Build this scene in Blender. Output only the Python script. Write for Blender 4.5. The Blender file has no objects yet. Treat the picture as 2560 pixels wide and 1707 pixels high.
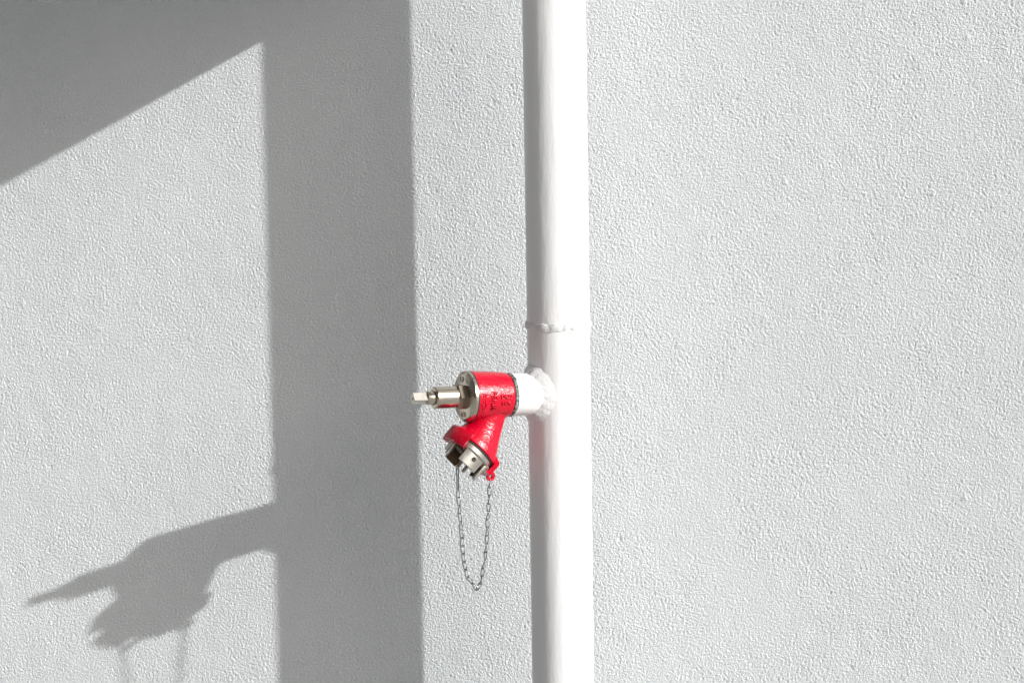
import bpy, bmesh, math, random
import numpy as np
from mathutils import Vector, Matrix

random.seed(7)
rng = np.random.default_rng(11)
sc = bpy.context.scene
C = sc.collection
PI = math.pi

# ------------------------------------------------------------------ camera
# world: wall is the plane y = 0 facing -y, x runs along it, z = 0 is the
# photographer's eye level; the standpipe's axis stands at x = 0, y = -PIPE_Y
PIPE_Y = 0.192
PIPE_R = 0.0578
cam_d = bpy.data.cameras.new('camera')
cam = bpy.data.objects.new('camera', cam_d)
C.objects.link(cam)
sc.camera = cam
fwd = Vector((-0.20708046, 0.97423695, -0.08933111)).normalized()
rgt = Vector((0.97831866, 0.20651355, -0.01564452)).normalized()
upv = rgt.cross(fwd)
M = Matrix((rgt, upv, -fwd)).transposed().to_4x4()
M.translation = Vector((0.67591389, -3.7839626, 0.0))
cam.matrix_world = M
cam_d.lens = 70.0
cam_d.sensor_width = 36.0
cam_d.clip_start = 0.05
cam_d.clip_end = 2000.0
cam_d.dof.use_dof = True
cam_d.dof.focus_distance = 3.72
cam_d.dof.aperture_fstop = 6.3
sc.render.resolution_x, sc.render.resolution_y = 1024, 682

# ------------------------------------------------------------------ sky, sun, exposure
SUN = Vector((2.463, -1.0, 1.265)).normalized()
world = bpy.data.worlds.new('World')
sc.world = world
world.use_nodes = True
wn, wl = world.node_tree.nodes, world.node_tree.links
sky = wn.new('ShaderNodeTexSky')
sky.sky_type = 'NISHITA'
sky.sun_disc = False
sky.sun_elevation = math.asin(SUN.z)
sky.sun_rotation = math.atan2(SUN.x, SUN.y)
sky.air_density = 1.0
sky.dust_density = 10.0
hs = wn.new('ShaderNodeHueSaturation')          # a milky, nearly white sky
hs.inputs['Saturation'].default_value = 0.3
wl.new(sky.outputs[0], hs.inputs['Color'])
wl.new(hs.outputs[0], wn['Background'].inputs['Color'])
wn['Background'].inputs['Strength'].default_value = 0.070
sun_d = bpy.data.lights.new('sun', 'SUN')
sun_d.energy = 4.4
sun_d.angle = math.radians(0.68)
sun_d.color = (1.0, 0.995, 0.985)
sun = bpy.data.objects.new('sun', sun_d)
C.objects.link(sun)
sun.location = SUN * 6
sun.rotation_euler = (-SUN).to_track_quat('-Z', 'Y').to_euler()
vs = sc.view_settings
vs.view_transform = 'Standard'
vs.look = 'None'
vs.gamma = 1.0
vs.use_curve_mapping = False
vs.exposure = 0.02

# ------------------------------------------------------------------ materials
def mat(name, color, rough=0.5, metal=0.0, spec=0.5, coat=0.0):
    m = bpy.data.materials.new(name)
    m.use_nodes = True
    b = m.node_tree.nodes['Principled BSDF']
    b.inputs['Base Color'].default_value = (*color, 1)
    b.inputs['Roughness'].default_value = rough
    b.inputs['Metallic'].default_value = metal
    b.inputs['Specular IOR Level'].default_value = spec
    b.inputs['Coat Weight'].default_value = coat
    return m, m.node_tree, b

def noise(nt, scale, detail=3.0, rough=0.55, stretch=None):
    tc = nt.nodes.new('ShaderNodeTexCoord')
    n = nt.nodes.new('ShaderNodeTexNoise')
    n.inputs['Scale'].default_value = scale
    n.inputs['Detail'].default_value = detail
    n.inputs['Roughness'].default_value = rough
    if stretch:
        mp = nt.nodes.new('ShaderNodeMapping')
        mp.inputs['Scale'].default_value = stretch
        nt.links.new(tc.outputs['Object'], mp.inputs['Vector'])
        nt.links.new(mp.outputs['Vector'], n.inputs['Vector'])
    else:
        nt.links.new(tc.outputs['Object'], n.inputs['Vector'])
    return n

def ramp(nt, src, stops):
    r = nt.nodes.new('ShaderNodeValToRGB')
    el = r.color_ramp.elements
    while len(el) < len(stops):
        el.new(0.5)
    for e, (p, c) in zip(el, stops):
        e.position = p
        e.color = (*c, 1) if len(c) == 3 else c
    nt.links.new(src, r.inputs[0])
    return r

def bump(nt, b, srcs):
    prev = None
    for src, strength, dist in srcs:
        bp = nt.nodes.new('ShaderNodeBump')
        bp.inputs['Strength'].default_value = strength
        bp.inputs['Distance'].default_value = dist
        nt.links.new(src, bp.inputs['Height'])
        if prev:
            nt.links.new(prev.outputs[0], bp.inputs['Normal'])
        prev = bp
    nt.links.new(prev.outputs[0], b.inputs['Normal'])

# painted stucco: off-white paint, faint weathering, fine sand grain
m_stucco, nt, b = mat('stucco', (0.8, 0.8, 0.8), 0.93, spec=0.2)
n1 = noise(nt, 3.0, 6, 0.6)
r1 = ramp(nt, n1.outputs['Fac'], [(0.3, (0.735, 0.759, 0.772)), (0.7, (0.78, 0.802, 0.815))])
nt.links.new(r1.outputs[0], b.inputs['Base Color'])
n2 = noise(nt, 330.0, 3, 0.6)
n3 = noise(nt, 700.0, 2, 0.5)
bump(nt, b, [(n2.outputs['Fac'], 1.0, 0.0028), (n3.outputs['Fac'], 0.3, 0.0005)])

# white gloss pipe paint, brushed on along the pipe
m_white, nt, b = mat('white_paint', (0.81, 0.81, 0.81), 0.4, spec=0.4)
n1 = noise(nt, 60.0, 5, 0.6, (1, 1, 0.25))
n2 = noise(nt, 260.0, 3, 0.6, (1, 1, 0.5))
n4 = noise(nt, 14.0, 3, 0.5, (1, 1, 0.18))
bump(nt, b, [(n4.outputs['Fac'], 0.5, 0.007), (n1.outputs['Fac'], 0.45, 0.002), (n2.outputs['Fac'], 0.4, 0.0009)])
rr = ramp(nt, n1.outputs['Fac'], [(0.3, (0.28,) * 3), (0.7, (0.45,) * 3)])
nt.links.new(rr.outputs[0], b.inputs['Roughness'])

m_weld, nt, b = mat('painted_weld', (0.74, 0.74, 0.74), 0.45, spec=0.35)
n1 = noise(nt, 190.0, 4, 0.6)
n2 = noise(nt, 420.0, 3, 0.6)
bump(nt, b, [(n1.outputs['Fac'], 0.5, 0.0025), (n2.outputs['Fac'], 0.25, 0.001)])

# red enamel on a sand casting
m_red, nt, b = mat('red_enamel', (0.56, 0.0, 0.02), 0.22, spec=0.42, coat=0.12)
n1 = noise(nt, 45.0, 4, 0.6)
r1 = ramp(nt, n1.outputs['Fac'], [(0.3, (0.49, 0.0, 0.016)), (0.7, (0.62, 0.0, 0.024))])
nt.links.new(r1.outputs[0], b.inputs['Base Color'])
n2 = noise(nt, 160.0, 4, 0.6)
n3 = noise(nt, 420.0, 2, 0.5)
bump(nt, b, [(n2.outputs['Fac'], 0.6, 0.0022), (n3.outputs['Fac'], 0.25, 0.0006)])
b.inputs['Coat Roughness'].default_value = 0.15

# nickel-plated brass
def nickel(name, col, rough):
    m, nt, b = mat(name, col, rough, metal=1.0)
    n1 = noise(nt, 90.0, 4, 0.6)
    r1 = ramp(nt, n1.outputs['Fac'], [(0.3, tuple(c * 0.94 for c in col)), (0.7, tuple(min(1, c * 1.04) for c in col))])
    nt.links.new(r1.outputs[0], b.inputs['Base Color'])
    r2 = ramp(nt, n1.outputs['Fac'], [(0.3, (rough * 0.9,) * 3), (0.75, (rough * 1.15,) * 3)])
    nt.links.new(r2.outputs[0], b.inputs['Roughness'])
    n2 = noise(nt, 500.0, 2, 0.5)
    bump(nt, b, [(n2.outputs['Fac'], 0.06, 0.0003)])
    return m
m_nickel = nickel('nickel_plate', (0.62, 0.55, 0.46), 0.22)
m_nickel_cast = nickel('nickel_cast', (0.60, 0.565, 0.51), 0.36)
m_hex = nickel('brass_dark_reflection', (0.34, 0.285, 0.225), 0.25)  # darkened base colour carries the dark surroundings the hexagon mirrors
m_inner_dark = nickel('inner_dark_metal', (0.13, 0.085, 0.055), 0.5)  # dark brown base colour holds the dark reflections inside the cap
m_bore_shade, nt, b = mat('bore_shade', (0.035, 0.02, 0.014), 0.7)  # near-black colour paints the shade inside the drain hole
m_rubber, nt, b = mat('rubber', (0.02, 0.022, 0.022), 0.6)
m_chain = nickel('chain_steel', (0.26, 0.27, 0.265), 0.40)

# hemp and paste squeezed out of the thread
m_thread, nt, b = mat('thread_sealant', (0.2, 0.24, 0.23), 0.6)
n1 = noise(nt, 210.0, 4, 0.7)
r1 = ramp(nt, n1.outputs['Fac'], [(0.42, (0.03, 0.04, 0.037)), (0.55, (0.15, 0.185, 0.17)), (0.68, (0.55, 0.58, 0.57))])
nt.links.new(r1.outputs[0], b.inputs['Base Color'])
bump(nt, b, [(n1.outputs['Fac'], 0.7, 0.002)])

m_concrete, nt, b = mat('canopy_render', (0.6, 0.6, 0.6), 0.9)
n1 = noise(nt, 12.0, 5, 0.6)
r1 = ramp(nt, n1.outputs['Fac'], [(0.3, (0.52, 0.52, 0.515)), (0.7, (0.62, 0.62, 0.615))])
nt.links.new(r1.outputs[0], b.inputs['Base Color'])
m_ground, nt, b = mat('paving', (0.3, 0.3, 0.29), 0.9)
n1 = noise(nt, 2.0, 8, 0.65)
r1 = ramp(nt, n1.outputs['Fac'], [(0.3, (0.30, 0.304, 0.302)), (0.7, (0.38, 0.384, 0.382))])
nt.links.new(r1.outputs[0], b.inputs['Base Color'])

# ------------------------------------------------------------------ helpers
def obj(name, bm, material, parent=None, smooth=True, auto=35):
    me = bpy.data.meshes.new(name)
    bmesh.ops.recalc_face_normals(bm, faces=bm.faces)
    if smooth:
        ang = math.radians(auto)
        for fc in bm.faces:
            fc.smooth = True
        for e in bm.edges:
            if len(e.link_faces) == 2 and e.calc_face_angle(0) > ang:
                e.smooth = False
    bm.to_mesh(me)
    bm.free()
    me.materials.append(material)
    o = bpy.data.objects.new(name, me)
    C.objects.link(o)
    if parent:
        o.parent = parent
    return o

def tag(o, label=None, cat=None, group=None, kind=None):
    for k, v in (('label', label), ('category', cat), ('group', group), ('kind', kind)):
        if v:
            o[k] = v
    return o

def empty(name, M):
    o = bpy.data.objects.new(name, None)
    o.empty_display_size = 0.02
    C.objects.link(o)
    o.matrix_world = M
    return o

def rings(bm, secs, cap0=True, cap1=True, close=False):
    """loft a list of rings (each a list of Vectors)"""
    vs_ = [[bm.verts.new(p) for p in s] for s in secs]
    n = len(vs_[0])
    pairs = list(zip(vs_, vs_[1:]))
    if close:
        pairs.append((vs_[-1], vs_[0]))
    for a, b_ in pairs:
        for i in range(n):
            j = (i + 1) % n
            bm.faces.new((a[i], a[j], b_[j], b_[i]))
    if not close:
        if cap0:
            bm.faces.new(vs_[0][::-1])
        if cap1:
            bm.faces.new(vs_[-1])
    return vs_

def circ(c, ex, ey, r, n=64, wob=None):
    out = []
    for i in range(n):
        a = 2 * PI * i / n
        k = r if wob is None else r + wob(a)
        out.append(Vector(c) + (Vector(ex) * math.cos(a) + Vector(ey) * math.sin(a)) * k)
    return out

def lathe_x(bm, prof, n=64, cap0=True, cap1=True):
    """profile of (x, r) about the local X axis"""
    return rings(bm, [circ((x, 0, 0), (0, 1, 0), (0, 0, 1), r, n) for x, r in prof], cap0, cap1)

def bevel(bm, w, seg=2, ang=30):
    es = [e for e in bm.edges if len(e.link_faces) == 2 and e.calc_face_angle(0) > math.radians(ang)]
    bmesh.ops.bevel(bm, geom=es, offset=w, segments=seg, profile=0.6, affect='EDGES', clamp_overlap=True)

def prism(bm, pts, d0, d1, fn):
    """extrude 2-D polygon pts between depth d0 and d1, fn(u, v, d) -> Vector"""
    a = [bm.verts.new(fn(u, v, d0)) for u, v in pts]
    b_ = [bm.verts.new(fn(u, v, d1)) for u, v in pts]
    n = len(pts)
    for i in range(n):
        j = (i + 1) % n
        bm.faces.new((a[i], a[j], b_[j], b_[i]))
    bm.faces.new(a[::-1])
    bm.faces.new(b_)

# ------------------------------------------------------------------ ground
bm = bmesh.new()
g = [bm.verts.new(p) for p in ((-400, -800, 0), (400, -800, 0), (400, 0.5, 0), (-400, 0.5, 0))]
bm.faces.new(g)
ground = obj('ground', bm, m_ground)
ground.location = (0, 0, -1.36)
tag(ground, kind='structure')

# ------------------------------------------------------------------ stucco wall
def spectrum(nz, nx, cell, bands, seed):
    r = np.random.default_rng(seed)
    W = np.fft.rfft2(r.standard_normal((nz, nx)))
    fz = np.fft.fftfreq(nz, cell)[:, None]
    fx = np.fft.rfftfreq(nx, cell)[None, :]
    fr = np.sqrt(fz * fz + fx * fx) + 1e-9
    out = []
    for wl_, width in bands:                       # log-normal band about a wavelength
        H = np.exp(-0.5 * (np.log(fr * wl_) / width) ** 2)
        h = np.fft.irfft2(W * H, s=(nz, nx))
        out.append(h / h.std())
        W = np.roll(W, 17, axis=0) * np.exp(1j * 1.3)
    return out

CELL = 0.00165
SAND = 0.00032
RELIEF = 0.20                                     # rms slope of the stucco grain
X0, X1, Z0, Z1 = -1.37, 0.98, -1.18, 0.44
nx, nz = int((X1 - X0) / CELL) + 1, int((Z1 - Z0) / CELL) + 1
def sand_cast(nz, nx, cell, seed, w_hi, w_lo, slope):
    """broad-band relief: every grain size from w_lo to w_hi, fine ones steepest"""
    r = np.random.default_rng(seed)
    W = np.fft.rfft2(r.standard_normal((nz, nx)))
    fz = np.fft.fftfreq(nz, cell)[:, None]
    fx = np.fft.rfftfreq(nx, cell)[None, :]
    fr = np.sqrt(fz * fz + fx * fx) + 1e-9
    H = (fr * w_lo) ** -slope / (1 + (1 / (fr * w_hi)) ** 3) / (1 + (fr * w_lo) ** 6)
    h = np.fft.irfft2(W * H, s=(nz, nx))
    return h / h.std()
grain = sand_cast(nz, nx, CELL, 5, 0.0110, 0.0042, 0.8)
swell, patch = spectrum(nz, nx, CELL, [(0.09, 0.5), (0.30, 0.5)], 9)
pits = -np.log1p(np.exp(-2.2 * (grain + 0.2)))         # plateaus with pits between the grains
hgt = grain * 0.55 + (pits - pits.mean()) / pits.std() * 0.55
hgt *= 1.0 + 0.10 * np.clip(patch, -2, 2)
slope_rms = float(np.sqrt(np.mean(np.diff(hgt, axis=1) ** 2))) / CELL
hgt *= RELIEF / slope_rms
sand = np.random.default_rng(31).standard_normal((nz, nx))      # loose sand in the paint, grain by grain
hgt += np.where(sand > 0.4, sand, 0.15 * sand) * SAND
hgt += swell * 0.00012
# single proud grains and small pits here and there
spots = rng.random((160, 4))
zz = np.arange(-5, 6)
for sx, sz, sr, sh in spots:
    ix, iz = int(10 + sx * (nx - 22)), int(10 + sz * (nz - 22))
    rad = 0.0022 + 0.0022 * sr
    k = np.exp(-((zz[:, None] ** 2 + zz[None, :] ** 2) * CELL * CELL) / (rad * rad))
    hgt[iz - 5:iz + 6, ix - 5:ix + 6] += k * (0.0009 if sh > 0.3 else -0.0010) * (0.5 + sr)
# level off towards the rim of the sheet
ex = np.minimum(np.arange(nx), np.arange(nx)[::-1]) / 12.0
ez = np.minimum(np.arange(nz), np.arange(nz)[::-1]) / 12.0
hgt *= np.clip(np.minimum(ex[None, :], ez[:, None]), 0, 1)
gx = np.linspace(X0, X1, nx)
gz = np.linspace(Z0, Z1, nz)
co = np.empty((nz, nx, 3), np.float32)
co[..., 0] = gx[None, :]
co[..., 1] = -hgt
co[..., 2] = gz[:, None]
idx = np.arange(nx * nz, dtype=np.int32).reshape(nz, nx)
quads = np.stack([idx[:-1, :-1], idx[:-1, 1:], idx[1:, 1:], idx[1:, :-1]], -1).reshape(-1, 4)
OX0, OX1, OZ0, OZ1 = -3.4, 3.4, -1.36, 2.4
outer = np.array([(OX0, 0, OZ0), (OX1, 0, OZ0), (OX1, 0, Z0), (OX0, 0, Z0),
                  (OX0, 0, Z1), (OX1, 0, Z1), (OX1, 0, OZ1), (OX0, 0, OZ1),
                  (X0, 0, Z0), (X0, 0, Z1), (X1, 0, Z0), (X1, 0, Z1),
                  (OX0, .24, OZ0), (OX1, .24, OZ0), (OX1, .24, OZ1), (OX0, .24, OZ1)], np.float32)
N = nx * nz
oq = np.array([(0, 1, 2, 3), (4, 5, 6, 7), (3, 8, 9, 4), (10, 2, 5, 11),
               (13, 12, 15, 14), (12, 0, 7, 15), (1, 13, 14, 6), (7, 6, 14, 15)], np.int32) + N
allq = np.concatenate([quads, oq]).astype(np.int32)
allv = np.concatenate([co.reshape(-1, 3), outer])
me = bpy.data.meshes.new('stucco_wall')
me.vertices.add(len(allv))
me.vertices.foreach_set('co', allv.ravel())
me.loops.add(allq.size)
me.loops.foreach_set('vertex_index', allq.ravel())
me.polygons.add(len(allq))
me.polygons.foreach_set('loop_start', np.arange(0, allq.size, 4, dtype=np.int32))
sm = np.ones(len(allq), bool)
sm[len(quads):] = False
me.polygons.foreach_set('use_smooth', sm)
me.update(calc_edges=True)
me.materials.append(m_stucco)
wall = bpy.data.objects.new('stucco_wall', me)
C.objects.link(wall)
tag(wall, 'off-white rough stucco wall behind the white pipe', 'wall')

# canopy slab over the left part of the wall, just above the picture; its end
# throws the slanting shadow at top left
CZ = 0.47
x0 = -0.6254 + (CZ - 0.2441) / 0.4903
P = 0.62
bm = bmesh.new()
prism(bm, [(x0, 0.0), (-3.2, 0.0), (-3.2, -P), (x0 - 0.129 * P, -P)], CZ, CZ + 0.11, lambda u, v, d: Vector((u, v, d)))
bevel(bm, 0.004, 2)
obj('canopy', bm, m_concrete, wall)

# ------------------------------------------------------------------ standpipe
PX, PY = 0.0, -PIPE_Y
ROOT_Z = -0.4244
WELD_Z = -0.298
stand = empty('standpipe', Matrix.Translation((PX, PY, -1.36)))
zb = 1.36
tag(stand, 'white painted steel standpipe running up the stucco wall', 'pipe')

def pipe_seg(name, z0, z1):
    bm = bmesh.new()
    n = 96
    rings(bm, [circ((0, 0, z + zb), (1, 0, 0), (0, 1, 0), PIPE_R, n) for z in np.linspace(z0, z1, 30)])
    return obj(name, bm, m_white, stand)
pipe_seg('pipe', -1.36, WELD_Z)
pipe_seg('pipe', WELD_Z, 2.3)

# lumpy girth weld between the two pipe lengths
def smooth_rand(n, seed, k=3, amp=1.0, lo=0):
    r = np.random.default_rng(seed).standard_normal(n)
    F_ = np.fft.rfft(r)
    f_ = np.arange(len(F_))
    F_ *= np.exp(-(f_ / (n / (2.0 * k))) ** 2)
    F_[:lo + 1] *= 0.25 if lo else 1.0
    o_ = np.fft.irfft(F_, n)
    return o_ / o_.std() * amp
bm = bmesh.new()
n = 360
ra, rb_, rc = smooth_rand(n, 1, 7, .0007), smooth_rand(n, 2, 14, .0008), smooth_rand(n, 3, 6, .0006)
secs = []
for i in range(n):
    a = 2 * PI * i / n
    e = Vector((math.cos(a), math.sin(a), 0))
    cz = WELD_Z + zb + rb_[i]
    h = 0.0074 + rc[i] * 1.5
    d = 0.0034 + ra[i]
    secs.append([e * (PIPE_R + dr) + Vector((0, 0, cz + dz)) for dr, dz in
                 ((-.002, h), (d * .55, h * .8), (d, h * .3), (d * .9, -h * .3), (d * .5, -h * .85), (-.002, -h))])
rings(bm, secs, close=True)
obj('weld_bead', bm, m_weld, stand)

# branch stub
PH, TL = math.radians(39.0), math.radians(1.8)
U = Vector((-math.cos(PH) * math.cos(TL), -math.sin(PH) * math.cos(TL), math.sin(TL)))
Yv = Vector((0, 0, 1)).cross(U).normalized()
Zv = U.cross(Yv)
VM = Matrix((U, Yv, Zv)).transposed().to_4x4()
VM.translation = Vector((PX, PY, ROOT_Z))
stub_local = Matrix.Translation((0, 0, ROOT_Z + zb)) @ Matrix((U, Yv, Zv)).transposed().to_4x4()
STUB_R = 0.0390
bm = bmesh.new()
lathe_x(bm, [(0.02, STUB_R), (0.06, STUB_R), (0.085, STUB_R), (0.1030, STUB_R), (0.1042, STUB_R - .001), (0.1042, 0.03)], 96)
bm.transform(stub_local)
stub = obj('branch_stub', bm, m_white, stand)

# saddle weld where the stub meets the pipe
bm = bmesh.new()
n = 300
ra, rb_, rc = smooth_rand(n, 11, 6, .0006, 9), smooth_rand(n, 12, 7, .0006, 9), smooth_rand(n, 13, 6, .0005, 9)
secs = []
rot = Matrix((U, Yv, Zv)).transposed()
for i in range(n):
    a = 2 * PI * i / n
    e = Vector((0, math.cos(a), math.sin(a)))
    ew = rot @ e
    # walk along U until the point lies on the pipe surface
    base = ew * STUB_R
    bx, by, ux, uy = base.x, base.y, U.x, U.y
    A_, B_, C_ = ux * ux + uy * uy, 2 * (bx * ux + by * uy), bx * bx + by * by - PIPE_R ** 2
    s = (-B_ + math.sqrt(max(B_ * B_ - 4 * A_ * C_, 0))) / (2 * A_)
    p = base + U * s
    nrm = Vector((p.x, p.y, 0)).normalized()
    tang = (rot @ Vector((0, -math.sin(a), math.cos(a)))).normalized()
    out = (nrm.cross(tang)).normalized()
    if out.dot(ew) < 0:
        out = -out
    w = 0.0165 + ra[i] * .9
    h = 0.0118 + rb_[i] * .9
    lo = p + out * w - nrm * 0.001
    # keep the toe on the pipe
    q = Vector((lo.x, lo.y, 0)).normalized() * (PIPE_R - 0.0004)
    lo = Vector((q.x, q.y, lo.z))
    hi = p + U * h - ew * 0.0012
    m1 = (lo * .62 + hi * .38) + (nrm + ew) * (0.0004 + rc[i] * .5)
    m2 = (lo * .3 + hi * .7) + (nrm + ew) * (0.0006 - rc[i] * .4)
    off = Vector((0, 0, ROOT_Z + zb))
    secs.append([v + off for v in (lo, m1, m2, hi, p * 1.0 - ew * .006 - nrm * .004)])
rings(bm, secs, close=True)
obj('weld_bead', bm, m_weld, stand)

# ------------------------------------------------------------------ landing valve
valve = empty('landing_valve', VM)
tag(valve, 'red cast angle valve with nickel spindle screwed onto the white pipe stub', 'valve')

# ring of squeezed-out sealant on the thread
bm = bmesh.new()
n = 120
w1 = smooth_rand(n, 21, 5, .0007)
f1 = lambda a: w1[int(round(a / (2 * PI) * n)) % n]
rings(bm, [circ((x, 0, 0), (0, 1, 0), (0, 0, 1), r, n, f1) for x, r in
           ((.1028, STUB_R - .004), (.1028, STUB_R + .0006), (.1046, STUB_R + .0012), (.1068, STUB_R + .0006), (.1082, STUB_R + .001), (.1096, STUB_R), (.1096, .03))])
obj('thread_seal', bm, m_thread, valve)

# body: barrel, then the slanting outlet neck melted into it by a remesh
AL = math.radians(44.0)
bm = bmesh.new()
lathe_x(bm, [(.1098, .0375), (.1104, .0396), (.1125, .0412), (.122, .0424), (.150, .0445), (.176, .0456), (.1856, .0458), (.1862, .0452)], 72)
secs = []
for cx_, cz_, r, t in ((.136, -.004, .030, 5), (.1425, -.028, .0305, 10), (.149, -.047, .0310, 20), (.1560, -.064, .0340, 31),
                       (.163, -.0775, .0400, 40), (.1690, -.0870, .0450, 44), (.1745, -.0930, .0468, 44), (.1765, -.0952, .0468, 44)):
    t = math.radians(t)
    secs.append(circ((cx_, 0, cz_), (0, 1, 0), (math.cos(t), 0, math.sin(t)), r, 64))
rings(bm, secs)
body = obj('body', bm, m_red, valve)
md = body.modifiers.new('merge', 'REMESH')
md.mode = 'VOXEL'
md.voxel_size = 0.0011
md.use_smooth_shade = True
sm_ = body.modifiers.new('soften', 'SMOOTH')
sm_.factor = 0.5
sm_.iterations = 14

# outlet frame: A along the outlet axis, E1 up and outwards, local Y towards the camera
Aax = Vector((math.sin(AL), 0, -math.cos(AL)))
E1 = Vector((math.cos(AL), 0, math.sin(AL)))
EY = Vector((0, 1, 0))
OC = Vector((.1765, 0, -.0952))
def op(be, r, ax):
    """outlet cylindrical coordinates: angle from the camera side towards the top, radius, axial"""
    return OC + (EY * math.cos(be) + E1 * math.sin(be)) * r * 1.045 + Aax * ax

def arc_block(bm, b0, b1, prof, n=14, taper=0.0):
    """sweep an (r, axial) profile round the outlet axis from angle b0 to b1"""
    secs = []
    for i in range(n + 1):
        be = math.radians(b0 + (b1 - b0) * i / n)
        secs.append([op(be, r, ax) for r, ax in prof])
    rings(bm, secs)

# two claws that hook over the cap
def claw(bc, half, seg):
    bm = bmesh.new()
    prof = [(.0400, -.016), (.0520, -.010), (.0545, -.006), (.0545, .0150), (.0525, .0190), (.0405, .0190), (.0405, .0140), (.0462, .0140), (.0462, -.004), (.0400, -.004)]
    arc_block(bm, bc - half, bc + half, prof, seg)
    bevel(bm, 0.0011, 2, 25)
    return obj('claw', bm, m_red, valve)
claw(85, 44, 3)
claw(-90, 36, 3)
# eye on the lower claw that carries the chain
bm = bmesh.new()
eye_c = op(math.radians(-84), .0570, .0135)
eye_n = (E1 * -0.2 + EY * 1.0).normalized()
ea = Vector((0, 0, -1)) - eye_n * Vector((0, 0, -1)).dot(eye_n)
ea.normalize()
eb = eye_n.cross(ea)
n = 24
secs = []
for i in range(n):
    a = 2 * PI * i / n
    c = eye_c + (ea * math.cos(a) + eb * math.sin(a)) * .0062
    d = (ea * math.cos(a) + eb * math.sin(a))
    secs.append([c + d * x + eye_n * y for x, y in ((-.0026, -.0026), (.0026, -.0026), (.0026, .0026), (-.0026, .0026))])
rings(bm, secs, close=True)
bevel(bm, .0006, 1, 40)
obj('chain_eye', bm, m_red, valve)

# bonnet flange
bm = bmesh.new()
lathe_x(bm, [(.1866, .038), (.1868, .0450), (.1874, .0462), (.1926, .0462), (.1936, .0452), (.1962, .0415), (.1970, .0402), (.1970, .01)], 96)
bonnet = obj('bonnet', bm, m_nickel, valve)
bm = bmesh.new()
lathe_x(bm, [(.1852, .0447), (.1854, .0464), (.1867, .0464), (.1869, .0447)], 96)
obj('gasket', bm, m_rubber, valve)

# cast marks on the bonnet face
def face_mark(polys, name):
    bm = bmesh.new()
    for pts in polys:
        prism(bm, pts, .1968, .1981, lambda u, v, d: Vector((d, u, v)))
    return obj(name, bm, m_nickel_cast, bonnet, smooth=False)
def stroke(u0, v0, u1, v1, w=.0014):
    d = Vector((u1 - u0, v1 - v0)).normalized()
    q = Vector((-d.y, d.x)) * w * .5
    return [(u0 + q.x, v0 + q.y), (u1 + q.x, v1 + q.y), (u1 - q.x, v1 - q.y), (u0 - q.x, v0 - q.y)]
def arc_strokes(r, a0, a1, n, w=.0014, cu=0, cv=0):
    pts = [(cu + r * math.cos(math.radians(a0 + (a1 - a0) * i / n)), cv + r * math.sin(math.radians(a0 + (a1 - a0) * i / n))) for i in range(n + 1)]
    return [stroke(*a, *b_, w) for a, b_ in zip(pts, pts[1:])]
face_mark([stroke(.010, .0345, .017, .0265), stroke(.0165, .0265, .0105, .0255), stroke(.0005, .036, .0005, .0275)] +
          arc_strokes(.0045, 180, 360, 6, .0014, -.008, .031) + [stroke(-.0125, .031, -.0125, .036), stroke(-.0035, .031, -.0035, .036)], 'embossed_arrow')
face_mark(arc_strokes(.0046, 0, 360, 10, .0014, .002, -.0325) + [stroke(.010, -.0275, .012, -.036), stroke(-.006, -.0285, -.0075, -.037)], 'embossed_letter')

# hexagon, sleeve, spindle, square
def hexa(r, x0_, x1_, name, m, rotd=0.0, ch=.0012):
    bm = bmesh.new()
    ring_ = lambda x, rr: [Vector((x, rr * math.cos(math.radians(60 * i + rotd)), rr * math.sin(math.radians(60 * i + rotd)))) for i in range(6)]
    rings(bm, [ring_(x0_, r), ring_(x1_ - ch, r), ring_(x1_, r - ch * 1.6)])
    bevel(bm, .0006, 2, 20)
    return obj(name, bm, m, valve)
hexa(.0245, .1965, .2125, 'hex_nut', m_hex, 2)
bm = bmesh.new()
lathe_x(bm, [(.210, .0195), (.2122, .0200), (.254, .0200), (.2552, .0191), (.2560, .0183), (.2560, .0140), (.2540, .0138), (.2540, .004)], 72)
obj('spindle_sleeve', bm, m_nickel, valve)
bm = bmesh.new()
lathe_x(bm, [(.250, .0120), (.2690, .0120), (.2702, .0113), (.2705, .006)], 56)
obj('spindle', bm, m_nickel, valve)
bm = bmesh.new()
q = [(.0108 * math.cos(math.radians(90 * i + 80)), .0108 * math.sin(math.radians(90 * i + 80))) for i in range(4)]
prism(bm, q, .2695, .2965, lambda u, v, d: Vector((d, u, v)))
bevel(bm, .0009, 2, 30)
sq = obj('spindle_square', bm, m_nickel_cast, valve)
bm = bmesh.new()
lathe_x(bm, [(.2935, .0016), (.2971, .0017), (.2971, .0005)], 20)
obj('centre_hole_disc', bm, m_inner_dark, sq)  # raised disc, the shade of a hole put into its dark colour

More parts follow.
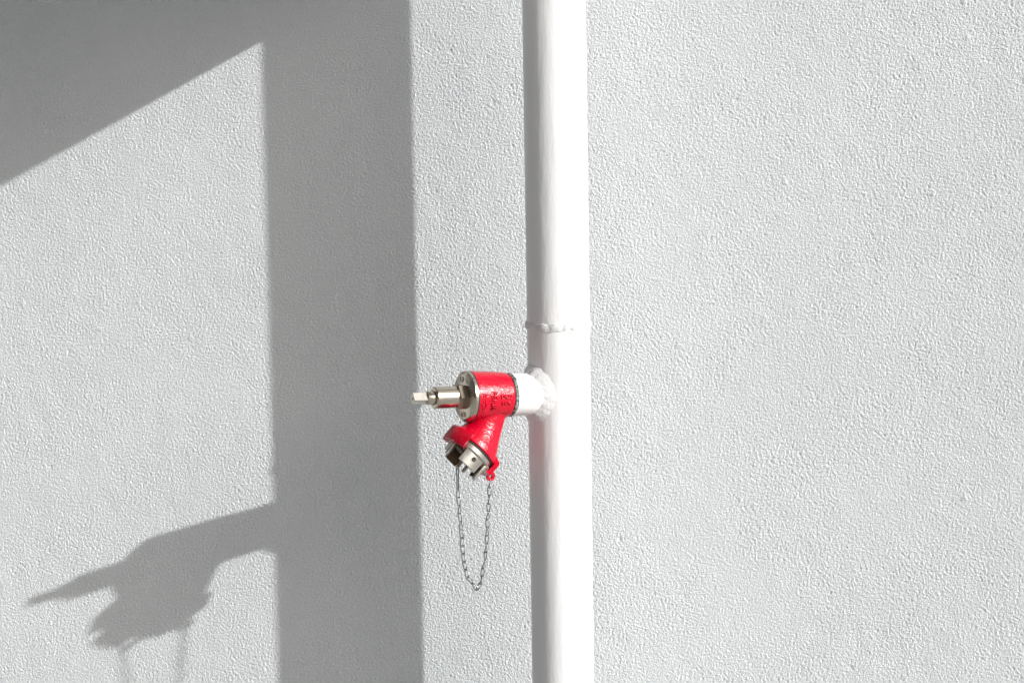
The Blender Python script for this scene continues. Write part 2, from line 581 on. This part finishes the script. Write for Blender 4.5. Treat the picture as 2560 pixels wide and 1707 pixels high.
# raised lettering on the barrel, wrapped round its near side
def barrel_r(x):
    prof = [(.1104, .0396), (.1125, .0412), (.122, .0424), (.150, .0445), (.176, .0456), (.19, .0458)]
    return float(np.interp(x, [p[0] for p in prof], [p[1] for p in prof]))
def wrap(u, v, d):
    """u along -X (to the right in the picture), v upwards round the barrel; d height"""
    x = -u
    r = barrel_r(x) + d
    a = v / barrel_r(x)
    return Vector((x, r * math.cos(a), r * math.sin(a)))
def text_part(txt, size, x, ang, turn=0.0, hgt_=.0015):
    cu = bpy.data.curves.new('lettering', 'FONT')
    cu.body = txt
    cu.size = size
    cu.align_x = 'CENTER'
    cu.align_y = 'CENTER'
    cu.resolution_u = 3
    cu.offset = size * .012
    to = bpy.data.objects.new('lettering', cu)
    C.objects.link(to)
    dg = bpy.context.evaluated_depsgraph_get()
    tm = to.evaluated_get(dg).to_mesh()
    bm = bmesh.new()
    bm.from_mesh(tm)
    to.evaluated_get(dg).to_mesh_clear()
    bpy.data.objects.remove(to)
    bpy.data.curves.remove(cu)
    bmesh.ops.triangulate(bm, faces=bm.faces)
    geo = bmesh.ops.extrude_face_region(bm, geom=bm.faces[:])
    top = {v for v in geo['geom'] if isinstance(v, bmesh.types.BMVert)}
    ct, st = math.cos(turn), math.sin(turn)
    v0 = ang * barrel_r(x)
    for v in bm.verts:
        u, w = v.co.x * ct - v.co.y * st, v.co.x * st + v.co.y * ct
        v.co = wrap(-x + u, v0 + w, hgt_ if v in top else -.0006)
    return obj('lettering', bm, m_red, body, smooth=False)
text_part('FERM', .0150, .1568, math.radians(-6), -PI / 2)
text_part('DK22', .0098, .1305, math.radians(2.0))
text_part('FOK', .0098, .1305, math.radians(-13.5))
# flow arrow
bm = bmesh.new()
ax = -.1755
def wp(pts):
    prism(bm, pts, -.0006, .0016, wrap)
v_off = math.radians(-4) * .0455
sh = [(ax - .0032, .0135 + v_off), (ax + .0032, .0135 + v_off), (ax + .0032, .0118 + v_off), (ax - .0015, .0118 + v_off), (ax - .0015, -.0065 + v_off), (ax - .0032, -.0065 + v_off)]
wp(sh)
wp([(ax + .0018, .0118 + v_off), (ax + .0032, .0118 + v_off), (ax + .0032, -.0065 + v_off), (ax + .0018, -.0065 + v_off)])
wp([(ax - .0062, -.0062 + v_off), (ax - .0044, -.0062 + v_off), (ax + .0006, -.0185 + v_off), (ax - .0006, -.0205 + v_off)])
wp([(ax + .0062, -.0062 + v_off), (ax + .0044, -.0062 + v_off), (ax + .0002, -.0185 + v_off), (ax + .0006, -.0205 + v_off)])
obj('flow_arrow', bm, m_red, body, smooth=False)

# ------------------------------------------------------------------ outlet cap
cap = empty('outlet_cap', VM @ Matrix.Translation(OC))
tag(cap, 'nickel castellated blind cap closing the slanting outlet of the red valve', 'cap')
shift = Matrix.Translation(-OC)
def cpart(name, bm, m, parent=cap, **k):
    bm.transform(shift)
    return obj(name, bm, m, parent, **k)
def ring_at(r, ax_, n=72):
    return [op(2 * PI * i / n, r, ax_) for i in range(n)]
bm = bmesh.new()
rings(bm, [ring_at(r, a) for r, a in ((.036, .0002), (.0430, .0004), (.0430, .0024), (.036, .0026))])
cpart('gasket', bm, m_rubber)
bm = bmesh.new()
rings(bm, [ring_at(r, a) for r, a in ((.03, .0028), (.0414, .0030), (.0420, .0038), (.0420, .0112), (.0404, .0122), (.0388, .0142), (.0340, .0144), (.0335, .0105), (.012, .0100))])
cpart('disc', bm, m_nickel_cast)
def skirt(bc, half, length, name='castellation', hole=False):
    bm = bmesh.new()
    ri, ro = .0340, .0388
    arc_block(bm, bc - half, bc + half, [(ri, .0098), (ro, .0140), (ro - .0008, length - .001), (ro - .0018, length), (ri + .0006, length), (ri, length - .001)], 12)
    bevel(bm, .0006, 1, 40)
    o = cpart(name, bm, m_nickel_cast)
    o.data.materials.append(m_inner_dark)
    for pf in o.data.polygons:                   # inner face: its dark reflections put into the colour
        c_ = pf.center
        rad_ = c_ - Aax * c_.dot(Aax)
        if pf.normal.dot(rad_.normalized()) < -0.6:
            pf.material_index = 1
    return o
s0 = skirt(6, 30, .0385)
skirt(92, 22, .0340)
skirt(182, 27, .0385)
skirt(-88, 22, .0360)
# low wall that ties the castellations together
bm = bmesh.new()
nn = 72
secs = [[op(2 * PI * i / nn, r, a) for r, a in ((.0342, .010), (.0384, .0138), (.0380, .0205), (.0344, .0205))] for i in range(nn)]
rings(bm, secs, close=True)
cpart('rim_wall', bm, m_inner_dark)
# drain hole in the near castellation: flush disc coloured with the bore's shade
bm = bmesh.new()
hc = op(math.radians(4), .0391, .0215)
hn = (EY * math.cos(math.radians(4)) + E1 * math.sin(math.radians(4)))
h1 = Aax
h2 = hn.cross(h1)
rings(bm, [circ(hc + hn * d, h1, h2, r, 20) for d, r in ((-.003, .0042), (.0002, .0042), (.0002, .0036), (-.0002, .0030))])
bm.transform(shift)
obj('drain_hole_disc', bm, m_bore_shade, s0)
# four driving pegs, one ear
def peg(be, r, a0, a1, rad):
    bm = bmesh.new()
    b_ = math.radians(be)
    c = lambda a: op(b_, r, a)
    rn = EY * math.cos(b_) + E1 * math.sin(b_)
    rings(bm, [circ(c(a), rn, rn.cross(Aax), q, 18) for a, q in ((a0, rad * .98), (a1 - rad * .7, rad), (a1 - rad * .2, rad * .8), (a1, rad * .4))])
    return cpart('peg', bm, m_nickel_cast)
peg(76, .0380, .012, .0430, .0036)
peg(-43, .0376, .012, .0460, .0040)
peg(-136, .0376, .012, .0380, .0036)
bm = bmesh.new()
arc_block(bm, -60, -44, [(.036, .0095), (.0440, .0100), (.0450, .0125), (.0450, .0190), (.0435, .0215), (.036, .0218)], 5)
bevel(bm, .001, 2, 30)
cpart('ear', bm, m_nickel_cast)
# hub with a swivel pin for the chain
bm = bmesh.new()
rings(bm, [circ(OC + Aax * a, EY, E1, r, 28) for a, r in ((.009, .0330), (.0102, .0330), (.0112, .0300), (.0115, .0120), (.0150, .0100), (.0260, .0090), (.0280, .0070), (.0300, .0035))])
cpart('hub', bm, m_inner_dark)
PIN = OC + Aax * .0435
bm = bmesh.new()
rings(bm, [circ(OC + Aax * a, EY, E1, r, 16) for a, r in ((.026, .0030), (.0415, .0030), (.0425, .0046), (.0452, .0046), (.0462, .0030))])
cpart('swivel_pin', bm, m_nickel)

# ------------------------------------------------------------------ chain
def wire_loop(pts, rad, nsec=8):
    """closed tube through pts"""
    bm = bmesh.new()
    n = len(pts)
    secs = []
    prevn = None
    for i in range(n):
        t = (pts[(i + 1) % n] - pts[i - 1]).normalized()
        ref = Vector((0, 1, 0)) if prevn is None else prevn
        nn_ = (ref - t * ref.dot(t)).normalized()
        prevn = nn_
        secs.append(circ(pts[i], nn_, t.cross(nn_), rad, nsec))
    rings(bm, secs, close=True)
    return bm

LK, LW, WR = .0172, .0070, .00098           # link length, width, wire radius
pts = []
hs_, hw = LK / 2 - LW / 2, LW / 2
for i in range(9):
    a = PI * i / 8
    pts.append(Vector((hw * math.cos(a), 0, hs_ + hw * math.sin(a))))
for i in range(9):
    a = PI + PI * i / 8
    pts.append(Vector((hw * math.cos(a), 0, -hs_ + hw * math.sin(a))))
for k, p in enumerate(pts):                  # twist each link a little
    tw = 0.5 * p.z / (LK / 2)
    p.x, p.y = p.x * math.cos(tw), p.x * math.sin(tw)
bm = wire_loop(pts, WR)
tmp = obj('link', bm, m_chain)
link_me = tmp.data
bpy.data.objects.remove(tmp)

ptA = VM @ PIN + Vector((0, 0, -.004))
ptB = VM @ (eye_c + ea * .0062)
# hanging curve in the vertical plane through both ends: (share of the span, drop below the hook)
DROP = [(0.0, .037), (.045, .084), (.08, .106), (.12, .153), (.17, .176), (.25, .198), (.42, .214), (.60, .2245),
        (.68, .204), (.79, .173), (.86, .141), (.90, .106), (.94, .073), (.965, .056), (1.0, .026)]
def hang_curve(a0, b0):
    cs = []
    raw = [Vector((a0.x + (b0.x - a0.x) * l, a0.y + (b0.y - a0.y) * l, a0.z - d)) for l, d in DROP]
    raw[-1] = b0.copy()
    for k in range(len(raw) - 1):                # Catmull-Rom through the points
        p0, p1, p2, p3 = raw[max(k - 1, 0)], raw[k], raw[k + 1], raw[min(k + 2, len(raw) - 1)]
        for j in range(40):
            t = j / 40
            cs.append(.5 * (2 * p1 + (p2 - p0) * t + (2 * p0 - 5 * p1 + 4 * p2 - p3) * t * t + (3 * p1 - p0 - 3 * p2 + p3) * t ** 3))
    cs.append(raw[-1])
    return cs
chain = empty('retaining_chain', Matrix.Translation(ptA))
tag(chain, 'thin dark steel chain hanging in a loop below the red valve', 'chain')
# straight hook wire at the cap end
HOOK = .036
bm = bmesh.new()
hp = []
for i in range(9):
    a = PI * i / 8
    hp.append(Vector((.0040 * math.cos(a) * 0.45, 0, .004 + .0045 * math.sin(a))))
for i in range(9):
    a = PI + PI * i / 8
    hp.append(Vector((.0030 * math.cos(a) * .45, 0, -HOOK + .0030 * math.sin(a))))
bm.free()
bm = wire_loop(hp, .0012)
hook = obj('hook', bm, m_chain, chain)
hook.rotation_euler = (0, 0, .5)
_old = ptA.copy()
curve = hang_curve(ptA, ptB)
cum = [0.0]
for a, b_ in zip(curve, curve[1:]):
    cum.append(cum[-1] + (b_ - a).length)
pitch = LK - 2.6 * WR
nl = int(cum[-1] / pitch)
pitch = cum[-1] / nl
def along(s_):
    k = int(np.searchsorted(cum, s_))
    return curve[min(max(k, 0), len(curve) - 1)]
for i in range(nl):
    p0, p1 = along(i * pitch), along((i + 1) * pitch)
    zc = (p0 - p1).normalized()
    xr = zc.cross(Vector((-.3, -.95, 0)).normalized()).normalized()
    yr = zc.cross(xr)
    tw = (0.15 if i % 2 else 1.35) + random.uniform(-.3, .3)
    xa = xr * math.cos(tw) + yr * math.sin(tw)
    ya = zc.cross(xa)
    Mx = Matrix((xa, ya, zc)).transposed().to_4x4()
    Mx.translation = (p0 + p1) / 2 - _old
    lo_ = bpy.data.objects.new('link', link_me)
    C.objects.link(lo_)
    lo_.parent = chain
    lo_.matrix_local = Mx
